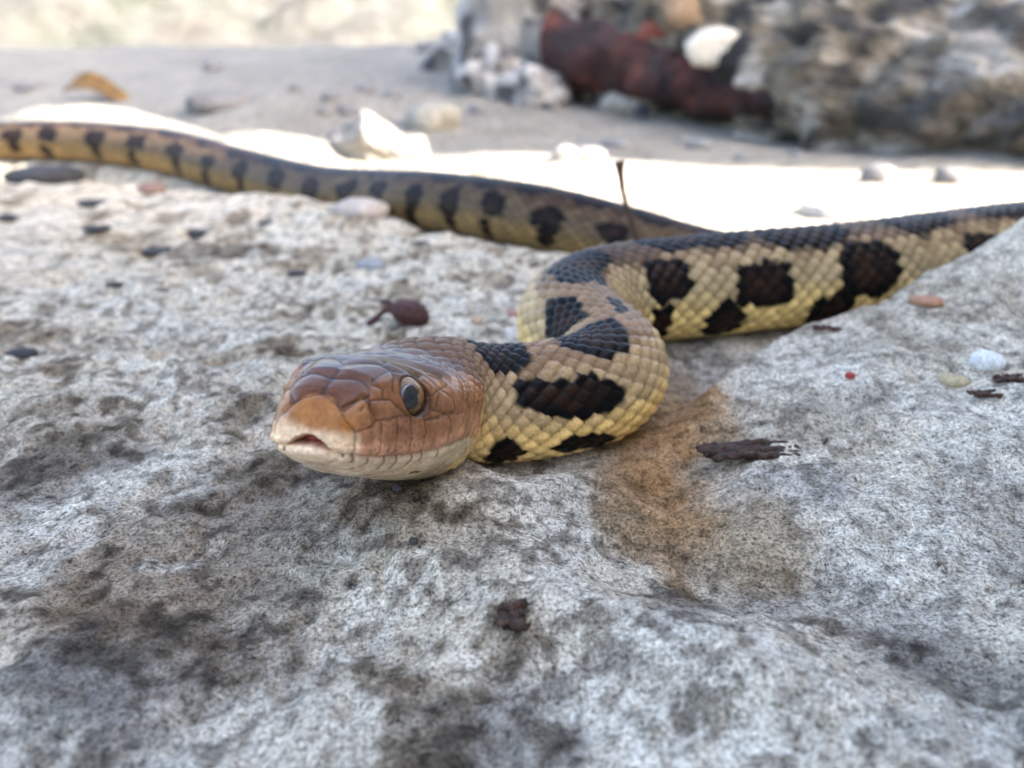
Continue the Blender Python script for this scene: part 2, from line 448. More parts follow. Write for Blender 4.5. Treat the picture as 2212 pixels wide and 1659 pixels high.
def skin():
    S = np.concatenate([0.004 * (np.arange(44) / 44)**2, np.arange(0.004, 0.046, 0.00018), np.arange(0.046, 0.215, 0.0003), np.arange(0.215, SLEN, 0.00115)])
    NT = 240
    TH = np.linspace(-math.pi, math.pi, NT, endpoint=False)
    C, L, U, T, h, v = skin_base(S, TH)
    P = C[:, None] + L[:, None] * h[..., None] + U[:, None] * v[..., None]
    dS = np.gradient(P, axis=0)
    dT = np.roll(P, -1, 1) - np.roll(P, 1, 1)
    N = np.cross(dT, dS); N /= np.linalg.norm(N, axis=2)[..., None] + 1e-12
    if (N[800, 120] @ U[800]) < 0:
        N = -N
    N[0] = -T[0]
    th = np.broadcast_to(TH[None], h.shape); s = np.broadcast_to(S[:, None], h.shape)
    deg = np.degrees(th)
    r = np.interp(S, PS, PR)[:, None]
    # ---- body scales
    p = th / TH_D * NROW
    q = np.interp(S, PS, PQ)[:, None] + 0 * th
    best = np.full(h.shape, 9.0); bi = np.zeros(h.shape); bj = np.zeros(h.shape); bdp = np.zeros(h.shape); bdq = np.zeros(h.shape)
    for o in (0, 1):
        i = np.floor(p) + o
        off = 0.5 * (np.mod(i, 2))
        for oj in (0, 1):
            j = np.floor(q - off) + oj
            dp = p - i; dq = q - (j + off)
            m = (np.abs(dp)**1.72 + np.abs(dq * 1.80)**1.72)**(1 / 1.72)
            k = m < best
            best = np.where(k, m, best); bi = np.where(k, i, bi); bj = np.where(k, j + off, bj)
            bdp = np.where(k, dp, bdp); bdq = np.where(k, dq, bdq)
    rise = 0.5 + bdq * 0.9
    bump = (1 - np.clip(best, 0, 1)**3.0) * (0.40 + 0.85 * np.clip(rise, 0, 1)) + 0.14 * np.exp(-(bdp / 0.10)**2) * np.clip(1 - best, 0, 1)
    hs = 0.064 * r * bump
    qc = bj; thc = bi / NROW * TH_D
    sc = np.interp(qc, PQ, PS)
    # ---- belly scutes
    bel = sstep(TH_D * 1.035, TH_D * 1.05, np.abs(th))
    qf = np.mod(q, 1.0)
    hb = 0.030 * r * (0.4 + 0.6 * qf) * (1 - sstep(0.93, 1.0, qf))
    hs = lerp(hs, hb, bel)
    edge = lerp(sstep(0.74, 0.95, best), sstep(0.92, 1.0, qf), bel)
    # ---- colours of the body, one tone for each scale
    dsc = np.degrees(thc) * np.ones_like(sc)
    bsel = bel > 0.5
    sc = np.where(bsel, np.interp(np.floor(q) + 0.5, PQ, PS), sc); dsc = np.where(bsel, deg, dsc)
    ad = np.abs(dsc)
    wob1 = 0.0009 * fbm3(P, 0.006, 3, 1); wob2 = 7.0 * fbm3(P, 0.007, 3, 2)
    dark, core = spots(lerp(sc, s, 0.45) + wob1, lerp(dsc, deg, 0.45) + wob2)
    jit = _hash((bi + 50).astype(np.int64), (bj * 2).astype(np.int64), np.zeros(bi.shape, np.int64) + 5, 1)
    jit2 = _hash((bi + 90).astype(np.int64), (bj * 2).astype(np.int64), np.zeros(bi.shape, np.int64) + 11, 2)
    def col(*c):
        return np.array(c)[None, None]
    tan = col(0.205, 0.128, 0.068); olive = col(0.35, 0.255, 0.135); yel = col(0.72, 0.50, 0.185); cream = col(0.76, 0.58, 0.26)
    f1 = sstep(26, 62, ad + 14 * (jit - 0.5))[..., None]
    f2 = sstep(72, 102, ad + 10 * (jit2 - 0.5))[..., None]
    base = lerp(lerp(tan * np.ones_like(P), olive, f1), yel, f2)
    base = lerp(base, cream, (bel * 0.55)[..., None])
    rear = sstep(0.09, 0.13, sc)[..., None]
    base = lerp(base, col(0.075, 0.045, 0.028), rear * (1 - sstep(22, 42, ad + 12 * (jit - 0.5)))[..., None] * 0.92)
    base = base * lerp(1.0, col(0.27, 0.255, 0.28), sstep(0.3, 0.6, sc)[..., None])  # rear body also darkened in colour for the shade it lies in
    base = base * (0.80 + 0.40 * jit[..., None])
    base = lerp(base, col(0.70, 0.53, 0.27), ((1 - sstep(0.042, 0.058, sc)) * sstep(88, 112, ad))[..., None] * 0.85)
    base = lerp(base, col(0.105, 0.060, 0.034), ((1 - sstep(0.041, 0.049, sc)) * (1 - sstep(48, 74, ad)))[..., None] * 0.85)
    # the fore part is paler and warmer than the rest
    fore = (1 - sstep(0.075, 0.13, sc))[..., None]
    base = base * lerp(1.0, col(1.12, 1.06, 1.04), fore)
    # pale centre and darker rim of each scale
    base = base * (1.18 - 0.42 * np.clip(best, 0, 1)**2 + 0.25 * np.clip(bdq, -0.5, 0.5))[..., None]
    dk = dark[..., None]
    blot = lerp(col(0.004, 0.0035, 0.004) * np.ones_like(P), col(0.034, 0.017, 0.009), (core * (0.25 + 0.75 * jit2) * (0.4 + 0.6 * (best < 0.6)))[..., None])
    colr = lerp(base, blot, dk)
    colr = lerp(colr, colr * 0.26 + col(0.010, 0.006, 0.003), (edge * (1 - dark))[..., None] * 0.95)
    # ---- head
    hd, hcol, hmask = head_skin(S, TH, h, v, s, deg, N)
    eb = np.interp(np.abs(deg), [0, 30, 55, 95, 115, 140, 180], [30.5, 30.0, 24, 23, 27, 25, 22]) * 1e-3
    hmb = 1 - sstep(-0.0006, 0.0010, s - eb)
    part = lerp(0.55, 1.0, sstep(0.032, 0.040, s))
    hs = hs * (1 - hmb) * part + hd
    hcol = hcol * (1 - 0.45 * edge * (1 - hmb))[..., None] * (0.88 + 0.24 * lerp(0.5, jit, 1 - hmb))[..., None]
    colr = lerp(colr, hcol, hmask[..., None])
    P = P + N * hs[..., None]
    gloss = lerp(0.34 + 0 * hmask, 0.23, hmask)
    return S, TH, P, colr, gloss

def head_skin(S, TH, h, v, s, deg, N):
    nr = int(np.searchsorted(S, 0.0420))
    m = s[:nr] * 1000; hh = h[:nr] * 1000; vv = v[:nr] * 1000; ad = np.abs(deg[:nr])
    ah = np.abs(hh)
    hmask = np.zeros(h.shape)
    edge_s = np.interp(ad, [0, 35, 60, 95, 120, 180], [37.0, 36.5, 38.5, 37.5, 32, 30])
    wob = 0.8 * np.sin(ad / 6.0) + 0.5 * np.sin(ad / 2.7)
    hmask[:nr] = 1 - sstep(-0.5, 0.5, m + wob - edge_s)
    Q = np.stack([m, ah, vv], -1).reshape(-1, 3)
    ds = linedist(Q, SEAMS).reshape(m.shape)
    dm = linedist(Q, [MOUTH]).reshape(m.shape)
    db = linedist(Q, BARS).reshape(m.shape)
    P3 = np.stack([m, hh, vv], -1)
    n1 = fbm3(P3, 2.6, 3, 1); n2 = fbm3(P3, 0.9, 3, 2); n3 = fbm3(P3, 7.0, 2, 0)
    fade = 1 - sstep(20, 29, m) * sstep(10, 30, ad) - sstep(27, 33, m) * (1 - sstep(10, 30, ad))
    # ---- relief: pillowed plates, incised seams
    d = 0.13 * (1 - np.exp(-(ds / 0.8)**2)) * fade * (1 - 0.5 * (vv < -2)) - 0.11 * np.exp(-(ds / 0.15)**2) * fade * (1 - 0.6 * (vv < -2))
    d = d + 0.035 * n1
    d = d - 0.24 * np.exp(-(dm / 0.24)**2) * sstep(0.3, 0.9, m) * (1 - sstep(27, 31, m))
    d = d + 0.16 * np.exp(-((dm - 0.9) / 0.6)**2) * fade * (vv < 0)
    # cheek scales fade in behind the eye
    # brow ridge, dip before the eye
    d = d + 0.35 * np.exp(-(((m - 13.5) / 3.2)**2 + ((ad - 38) / 7)**2))
    d = d - 0.30 * np.exp(-(((m - 8.0) / 2.4)**2 + ((ad - 58) / 12)**2))
    # nostril
    nd = np.sqrt((m - 3.3)**2 + (0.13 * (ad - 50))**2)
    d = d - 0.35 * np.exp(-(nd / 0.33)**2)
    # eye socket
    re = np.sqrt((m - EYE_S)**2 + ((vv - EYE_V) * 1.12)**2)
    side = (ad > 30) & (ad < 100)
    sock = np.where(side, 1 - sstep(2.25, 2.65, re), 0)
    d = np.where(side, d + 0.22 * np.exp(-((re - 3.0) / 0.35)**2), d)
    d = d * (1 - sock) - 1.9 * sock
    # mouth notch at the front
    arch = 1.15 * (1 - (hh / 2.35)**2) - 0.15
    front = m < 3.0
    hole = np.where(front, sstep(0.10, -0.10, vv - arch) * sstep(-0.42, -0.22, vv + 0.04 * hh**2), 0)
    rimd = np.where(front, np.exp(-((vv - arch) / 0.55)**2) * (vv > arch - 0.1) * (ah < 2.8), 0)
    d = d + 0.10 * rimd - 2.4 * hole
    d = d + np.where(front, 0.30 * np.exp(-((vv + 1.0) / 0.5)**2 - (hh / 1.7)**2), 0)
    # ---- colour
    def C(*c): return np.array(c)
    top = C(0.105, 0.052, 0.028); dkb = C(0.115, 0.036, 0.009); ros = C(0.34, 0.132, 0.030); cre = C(0.84, 0.58, 0.36)
    sid = C(0.255, 0.108, 0.046); lab = C(0.66, 0.325, 0.19); low = C(0.88, 0.63, 0.42); thr = C(0.78, 0.61, 0.39)
    col = np.ones(m.shape + (3,)) * top
    col = lerp(col, dkb, (sstep(11.5, 8.5, m + n1) * 0.9)[..., None])
    col = lerp(col, sid, (sstep(30, 52, ad + 5 * n1) * sstep(4, 6, m))[..., None])
    col = lerp(col, C(0.36, 0.165, 0.070), (sstep(30, 60, ad) * sstep(15, 19, m) * (0.4 + 0.5 * n3))[..., None].clip(0, 1))
    ros_m = sstep(3.0, 2.2, m - 1.2 * sstep(10, 0, ad)) * sstep(66, 58, ad - 20 * sstep(1.8, 1.0, m))
    ros_m = np.where((m < 1.75 + 1.1 * sstep(28, 4, ad)) & (vv > -0.6), 1.0, 0.0)
    col = lerp(col, ros, ros_m[..., None] * 0.9)
    col = lerp(col, C(0.36, 0.160, 0.062), (np.where((m >= 1.75) & (m < 4.2) & (ad > 36), 1.0, 0) * 0.8)[..., None])
    lt = np.interp(m, [0, 1.7, 3.9, 4.6, 6.4, 10, 13.2, 19, 28], [70.5, 70.5, 77, 72, 75.5, 77.5, 80.5, 80, 82])
    col = lerp(col, C(0.35, 0.158, 0.078), sstep(-5, 5, ad - lt + 3 * n1)[..., None] * sstep(1.3, 1.9, m)[..., None])
    col = lerp(col, lab, sstep(8, 26, ad - lt + 5 * n1)[..., None] * sstep(1.3, 1.9, m)[..., None])
    col = lerp(col, C(0.60, 0.31, 0.17), (sstep(78, 104, ad + 5 * n3) * sstep(15, 22, m))[..., None])
    cf = np.where(m < 3, sstep(3.0, 0.5, vv + 0.7 * n1), 0)
    col = lerp(col, cre, (cf * sstep(2.6, 1.2, m))[..., None])
    mouth_v = np.interp(m, [p[0] for p in MOUTH], [loc3(*p)[2] for p in MOUTH])
    below = sstep(0.15, -0.35, vv - mouth_v)
    col = lerp(col, low, below[..., None])
    col = lerp(col, thr, (below * sstep(14, 26, m + 2 * n3) )[..., None])
    col = lerp(col, thr, (sstep(98, 112, ad) * sstep(24, 30, m))[..., None])
    col = lerp(col, col * C(0.95, 0.95, 0.88), (sstep(60, 100, ad) * sstep(26, 34, m))[..., None])
    # darker seams, bars between the lower lip plates, specks
    col = col * (1 - 0.62 * np.exp(-(ds / 0.14)**2) * fade * (1 - 0.6 * below))[..., None]
    col = lerp(col, C(0.17, 0.09, 0.055), (0.80 * np.exp(-(db / 0.24)**2))[..., None])
    col = lerp(col, C(0.22, 0.10, 0.06), (0.45 * np.exp(-(dm / 0.14)**2) * sstep(0.7, 1.5, m) * (1 - sstep(24, 28, m)))[..., None])
    rr = np.random.default_rng(21)
    for _ in range(110):
        ps, pt, sg = rr.uniform(3.5, 15), rr.uniform(74, 113), rr.choice([-1, 1])
        L3 = loc3(ps, pt)
        q = (m - ps)**2 + (hh - sg * L3[1])**2 + (vv - L3[2])**2
        col = lerp(col, C(0.06, 0.03, 0.02), (0.8 * np.exp(-q / rr.uniform(0.012, 0.038)))[..., None])
    for (ps, pt, rad) in ((1.0, 120, .25), (1.3, 150, 0.2), (0.9, -128, .3), (9.5, 152, 0.45), (10.3, 154, 0.4), (18.5, 140, 0.6), (19.5, 139, 0.5), (4.5, 146, 0.3)):
        L3 = loc3(ps, abs(pt))
        q = (m - ps)**2 + (hh - math.copysign(1, pt) * L3[1])**2 + (vv - L3[2])**2
        col = lerp(col, C(0.07, 0.035, 0.015), (0.85 * sstep(-0.2, 0.6, 1 - q / rad**2 + 0.8 * n2))[..., None])
    # dark marks on the crown
    for (ps, pt, ls, lt_, k) in ((8.6, -8, 1.0, 7, .7), (12.5, -36, 2.0, 5, .75), (31.0, 46, 2.0, 9, .5), (30, 10, 3, 20, .25), (25, 30, 2.5, 8, .25)):
        q = ((m - ps) / ls)**2 + ((deg[:nr] - pt) / lt_)**2
        col = lerp(col, C(0.03, 0.02, 0.018), (k * sstep(-0.3, 0.8, 1 - q + 0.7 * n2))[..., None])
    col = col * (1 + 0.16 * n1 + 0.12 * n2)[..., None]
    rim = np.where(side & (re < 2.6), 1.0, 0) + np.where(side, 0.85 * np.exp(-((re - 2.75) / 0.22)**2), 0)
    rim = np.clip(rim, 0, 1)
    col = lerp(col, C(0.025, 0.012, 0.008), (0.85 * rim)[..., None])
    col = lerp(col, C(0.30, 0.055, 0.035), (hole)[..., None])
    D = np.zeros(h.shape); D[:nr] = d * 1e-3 * (1 - sstep(33, 38, m))
    K = np.zeros(h.shape + (3,)); K[:nr] = np.clip(col, 0.004, 0.9)
    return D, K, hmask
#==BPY==
# ------------------------------------------------------------------ blender helpers
COL = scene.collection
def link(o, parent=None, label=None, cat=None, group=None, kind=None):
    COL.objects.link(o)
    if parent is not None:
        o.parent = parent
    if label: o['label'] = label
    if cat: o['category'] = cat
    if group: o['group'] = group
    if kind: o['kind'] = kind
    return o

def mesh_np(name, V, quads, mat, colors=None, gloss=None, tris=None):
    me = bpy.data.meshes.new(name)
    V = np.ascontiguousarray(V, np.float32).reshape(-1, 3)
    F = [np.asarray(quads, np.int32).reshape(-1, 4)] if quads is not None and len(quads) else []
    nq = len(F[0]) if F else 0
    nt = 0 if tris is None else len(tris)
    me.vertices.add(len(V)); me.vertices.foreach_set('co', V.ravel())
    loops = np.concatenate(([F[0].ravel()] if F else []) + ([np.asarray(tris, np.int32).ravel()] if nt else []))
    me.loops.add(len(loops)); me.loops.foreach_set('vertex_index', loops.astype(np.int32))
    starts = np.concatenate([np.arange(nq) * 4, nq * 4 + np.arange(nt) * 3]).astype(np.int32)
    me.polygons.add(nq + nt); me.polygons.foreach_set('loop_start', starts)
    me.polygons.foreach_set('use_smooth', np.ones(nq + nt, bool))
    if colors is not None:
        a = me.attributes.new('alb', 'FLOAT_COLOR', 'POINT')
        c = np.ones((len(V), 4), np.float32); c[:, :3] = np.asarray(colors).reshape(-1, 3)
        a.data.foreach_set('color', c.ravel())
    if gloss is not None:
        a = me.attributes.new('gloss', 'FLOAT', 'POINT')
        a.data.foreach_set('value', np.asarray(gloss, np.float32).ravel())
    me.update(calc_edges=True)
    me.validate()
    if mat: me.materials.append(mat)
    return bpy.data.objects.new(name, me)

def grid_quads(nr, nc, wrap=False):
    i = np.arange(nr - 1)[:, None]; j = np.arange(nc if wrap else nc - 1)[None]
    j2 = (j + 1) % nc
    return np.stack(np.broadcast_arrays(i * nc + j, i * nc + j2, (i + 1) * nc + j2, (i + 1) * nc + j), -1).reshape(-1, 4)

class Mat:
    def __init__(self, name):
        self.m = bpy.data.materials.new(name); self.m.use_nodes = True
        self.nt = self.m.node_tree; self.b = self.nt.nodes['Principled BSDF']
    def n(self, t, **kw):
        n = self.nt.nodes.new(t)
        for k, v in kw.items():
            if k in n.inputs.keys() or isinstance(k, int): n.inputs[k].default_value = v
            else: setattr(n, k, v)
        return n
    def l(self, a, b): self.nt.links.new(a, b)
    def noise(self, scale, detail=3, rough=0.55, vec=None):
        n = self.n('ShaderNodeTexNoise'); n.inputs['Scale'].default_value = scale
        n.inputs['Detail'].default_value = detail; n.inputs['Roughness'].default_value = rough
        if vec is None:
            vec = self.obj()
        self.l(vec, n.inputs['Vector'])
        return n.outputs['Fac']
    def obj(self):
        if not hasattr(self, '_tc'): self._tc = self.n('ShaderNodeTexCoord')
        return self._tc.outputs['Object']
    def ramp(self, fac, stops):
        r = self.n('ShaderNodeValToRGB'); e = r.color_ramp.elements
        while len(e) < len(stops): e.new(0.5)
        for k, (p, c) in zip(e, stops):
            k.position = p; k.color = (*c, 1) if len(c) == 3 else c
        self.l(fac, r.inputs['Fac']); return r.outputs['Color']
    def mix(self, a, b, fac, mode='MIX'):
        x = self.n('ShaderNodeMix', data_type='RGBA', blend_type=mode)
        for sock, val in ((x.inputs['Factor'], fac), (x.inputs[6], a), (x.inputs[7], b)):
            if isinstance(val, (int, float)): sock.default_value = val
            elif isinstance(val, tuple): sock.default_value = (*val, 1)
            else: self.l(val, sock)
        return x.outputs[2]
    def bump(self, h, strength, dist):
        b = self.n('ShaderNodeBump'); b.inputs['Strength'].default_value = strength; b.inputs['Distance'].default_value = dist
        self.l(h, b.inputs['Height'])
        if hasattr(self, '_bn'): self.l(self._bn, b.inputs['Normal'])
        self._bn = b.outputs['Normal']; self.l(self._bn, self.b.inputs['Normal'])
    def base(self, c):
        if isinstance(c, tuple): self.b.inputs['Base Color'].default_value = (*c, 1)
        else: self.l(c, self.b.inputs['Base Color'])
        return self
    def rough(self, r): self.b.inputs['Roughness'].default_value = r; return self

def attr(M, name):
    a = M.n('ShaderNodeAttribute'); a.attribute_name = name
    return a

# ------------------------------------------------------------------ ground
def ground_material():
    M = Mat('pale_sandstone')
    a = attr(M, 'alb')
    c = a.outputs['Color']
    sp = M.ramp(M.noise(1900, 4, 0.75), [(0.33, (0.10, 0.09, 0.085)), (0.44, (0.66, 0.64, 0.62)), (0.53, (1.0, 1.0, 1.0)), (0.68, (1.40, 1.40, 1.41))])
    c = M.mix(c, sp, 1.0, 'MULTIPLY')
    sp2 = M.ramp(M.noise(520, 5, 0.7), [(0.32, (0.30, 0.28, 0.265)), (0.47, (0.93, 0.93, 0.93)), (0.68, (1.28, 1.28, 1.28))])
    c = M.mix(c, sp2, 1.0, 'MULTIPLY')
    sp3 = M.ramp(M.noise(90, 5, 0.6), [(0.30, (0.70, 0.69, 0.68)), (0.5, (1, 1, 1)), (0.7, (1.12, 1.12, 1.13))])
    c = M.mix(c, sp3, 1.0, 'MULTIPLY')
    M.base(c).rough(0.92)
    M.b.inputs['Specular IOR Level'].default_value = 0.25
    M.bump(M.noise(2400, 4, 0.7), 1.0, 0.0005)
    M.bump(M.noise(800, 4, 0.65), 1.0, 0.0013)
    return M.m

BRN = (0.30, 0.20, 0.115); GRY = (0.22, 0.20, 0.175); WBR = (0.27, 0.215, 0.155); RUS = (0.44, 0.225, 0.070); WHT = (0.80, 0.74, 0.62); DRK = (0.12, 0.115, 0.105)
STAINS = ((430, 1190, 560, 220, (0.385, 0.30, 0.21), .62), (200, 950, 420, 120, (0.46, 0.385, 0.295), .5), (120, 1600, 300, 130, (0.40, 0.36, 0.31), .5), (1150, 1600, 260, 110, (0.42, 0.375, 0.32), .45), (480, 1150, 330, 130, WBR, .52), (330, 1260, 200, 110, BRN, .35), (650, 1080, 260, 60, WBR, .55), (150, 1050, 200, 70, GRY, .55), (750, 1120, 60, 60, BRN, .6),
          (1330, 1130, 80, 50, BRN, .45),
          (1650, 1250, 110, 70, GRY, .65), (1500, 1300, 100, 70, GRY, .60), (1460, 1400, 110, 60, GRY, .5), (1150, 1560, 160, 120, GRY, .6), (1300, 1620, 120, 60, GRY, .5),
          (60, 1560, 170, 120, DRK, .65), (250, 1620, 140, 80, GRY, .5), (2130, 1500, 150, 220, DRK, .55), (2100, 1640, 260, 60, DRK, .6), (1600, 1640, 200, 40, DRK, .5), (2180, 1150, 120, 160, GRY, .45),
          (80, 1170, 110, 90, WHT, .6), (1230, 1260, 60, 150, WHT, .5), (1450, 1420, 190, 70, WHT, .55), (1900, 1180, 260, 130, WHT, .45), (1700, 850, 200, 90, WHT, .4), (1480, 790, 110, 60, (0.42, 0.40, 0.37), .6),
          (520, 1420, 220, 90, GRY, .35), (600, 1560, 260, 80, WHT, .3), (1680, 1080, 150, 45, (0.40, 0.38, 0.35), .5), (200, 740, 300, 40, BRN, .35), (480, 785, 120, 40, BRN, .5), (900, 1120, 60, 80, BRN, .4),
          (500, 540, 130, 24, GRY, .6), (1950, 1400, 120, 180, GRY, .35))
RUST = ((1560, 1150, 220, 100, (0.40, 0.27, 0.13), .75), (1400, 1060, 160, 140, RUS, .85), (1490, 900, 90, 120, RUS, .8), (1410, 970, 120, 90, RUS, .8), (1350, 1120, 80, 60, (0.40, 0.27, 0.13), .7), (1470, 820, 70, 40, (0.46, 0.36, 0.25), .7))
def ground_colour(x, y):
    c = np.zeros(x.shape + (3,))
    c[:] = (0.79, 0.695, 0.54)
    n1 = fbm2(x, y, 0.05, 4, 1); n2 = fbm2(x, y, 0.018, 4, 2); n3 = fbm2(x, y, 0.006, 3, 3); n4 = fbm2(x, y, 0.0022, 3, 0)
    # weathered and stained places, found by where they lie on the slab
    def stain(c, lst, nf):
        for (px, py, rx, ry, colr, k) in lst:
            r0 = ray(px, py); g0 = CAM + r0 * (0.066 / -r0[2]); kk = np.linalg.norm(g0 - CAM) / FPX
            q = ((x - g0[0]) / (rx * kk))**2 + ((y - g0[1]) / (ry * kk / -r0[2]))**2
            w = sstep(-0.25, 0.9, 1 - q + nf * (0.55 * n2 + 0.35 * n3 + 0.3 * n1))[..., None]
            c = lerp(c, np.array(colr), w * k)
        return c
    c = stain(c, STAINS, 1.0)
    clean = (1 - 0.55 * sstep(0.015, 0.06, x) * sstep(0.06, 0.10, y))[..., None]
    w = sstep(0.15, 0.8, n2 + 0.5 * n3 + 0.3 * n4)[..., None]
    c = lerp(c, c * np.array([0.46, 0.41, 0.35]), w * 0.8 * clean)
    w = sstep(0.15, 0.8, -n2 + 0.5 * n3)[..., None]
    c = lerp(c, np.array([0.82, 0.76, 0.63]), w * 0.65)
    w = sstep(0.15, 0.65, n4 + 0.4 * n3)[..., None]
    c = lerp(c, c * np.array([0.42, 0.38, 0.35]), w * 0.7 * clean)
    c = lerp(c, stain(c, RUST, 0.45) * (1 - 0.25 * sstep(0.1, 0.6, n4)[..., None]), 0.95)
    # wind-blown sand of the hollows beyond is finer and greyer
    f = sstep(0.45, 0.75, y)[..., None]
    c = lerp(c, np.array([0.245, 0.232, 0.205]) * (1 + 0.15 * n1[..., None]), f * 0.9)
    return np.clip(c, 0.01, 0.85)

def build_ground():
    xs, ys = ground_grid()
    X, Y = np.meshgrid(xs, ys)
    Z = ground(X, Y)
    rr = np.hypot(X, Y)
    Z = np.where(rr > 3, lerp(Z, 0.05, sstep(3, 8, rr)), Z)
    V = np.stack([X, Y, Z], -1)
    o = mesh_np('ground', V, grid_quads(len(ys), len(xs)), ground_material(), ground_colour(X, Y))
    link(o, kind='structure', label='pale weathered sandstone slab and sandy hollows under the snake')
build_ground()

# ------------------------------------------------------------------ boulders
def icos(sub):
    import bmesh
    bm = bmesh.new(); bmesh.ops.create_icosphere(bm, subdivisions=sub, radius=1.0)
    V = np.array([v.co[:] for v in bm.verts]); F = np.array([[v.index for v in f.verts] for f in bm.faces]); bm.free()
    return V, F
def boulder_mesh(name, mat, size, sub=5, boxy=2.5, amp=0.12, wl_=0.8, seed=0, flat=0.0, oct=5, cols=None):
    V, F = icos(sub)
    n = (np.abs(V)**boxy).sum(1)**(1 / boxy)
    V = V / n[:, None]
    sz = np.array(size); iso = V * sz / sz.max()
    V = V * (1 + amp * fbm3(iso + seed * 3.7, wl_ * (sz.min() / sz.max())**0.5, oct, seed % 4))[:, None]
    V = V * sz
    c = cols(V) if cols else None
    return mesh_np(name, V, None, mat, c, None, F)

def rock_mat(name, c0, c1, scale=30, bump=0.004, use_alb=False):
    M = Mat(name)
    c = M.ramp(M.noise(scale, 6, 0.65), [(0.32, c0), (0.68, c1)])
    if use_alb: c = attr(M, 'alb').outputs['Color']
    c = M.mix(c, M.ramp(M.noise(scale * 9, 4, 0.6), [(0.3, (0.6, 0.6, 0.6)), (0.7, (1.2, 1.2, 1.2))]), 1.0, 'MULTIPLY')
    M.base(c).rough(0.9)
    M.bump(M.noise(scale * 4, 5, 0.65), 0.7, bump)
    return M.m
grey_rock = rock_mat('grey_rock', (0.20, 0.19, 0.18), (0.42, 0.40, 0.37), 6, 0.01)

def td(t, n): return (0.93 * t + 0.36 * n, -0.36 * t + 0.93 * n)
a_ = math.atan2(0.93, 0.36)
o = boulder_mesh('boulder', grey_rock, (0.80, 0.33, 1.15), 5, 6, 0.05, 0.7, 1)  # out-of-view block, added to keep the sun off the foreground
o.location = (*td(0.72, -0.42), 0.0); o.rotation_euler = (0, 0, a_)
link(o, None, 'tall unseen boulder added to throw shade over the snake', 'boulder')
o = boulder_mesh('boulder', grey_rock, (1.15, 0.45, 2.7), 5, 6, 0.05, 0.7, 2)  # second out-of-view block, added to bound the sunlit strip
o.location = (*td(1.45, 1.86), 0.0); o.rotation_euler = (0, 0, a_)
link(o, None, 'tall unseen boulder added to shade the sand beyond the sunlit gap', 'boulder')


def far_bank():
    xs = np.linspace(-9, 2.2, 260); ts = np.linspace(0, 1, 60)
    X, T = np.meshgrid(xs, ts)
    Y = 4.6 + 2.6 * T + 0.25 * fbm2(X, T * 3, 1.4, 3, 1)
    H = 0.95 * sstep(1.4, -0.6, X) * (0.8 + 0.25 * fbm2(X, X * 0, 1.3, 3, 2))
    Z = -0.02 + H * sstep(0, 0.85, T) + 0.10 * fbm2(X, Y, 0.35, 4, 0) * T
    M = Mat('dry_bank')
    c = M.ramp(M.noise(1.6, 4), [(0.35, (0.046, 0.041, 0.034)), (0.5, (0.068, 0.065, 0.056)), (0.65, (0.042, 0.045, 0.033))])
    c = M.mix(c, M.ramp(M.noise(5, 4), [(0.3, (0.65, 0.65, 0.65)), (0.7, (1.2, 1.2, 1.2))]), 1.0, 'MULTIPLY')
    M.base(c).rough(0.95); M.bump(M.noise(12, 5), 0.8, 0.05)
    o = mesh_np('hill', np.stack([X, Y, Z], -1), grid_quads(60, 260), M.m)
    link(o, kind='structure', label='low beige bank of dry grass far behind the rocks')
far_bank()

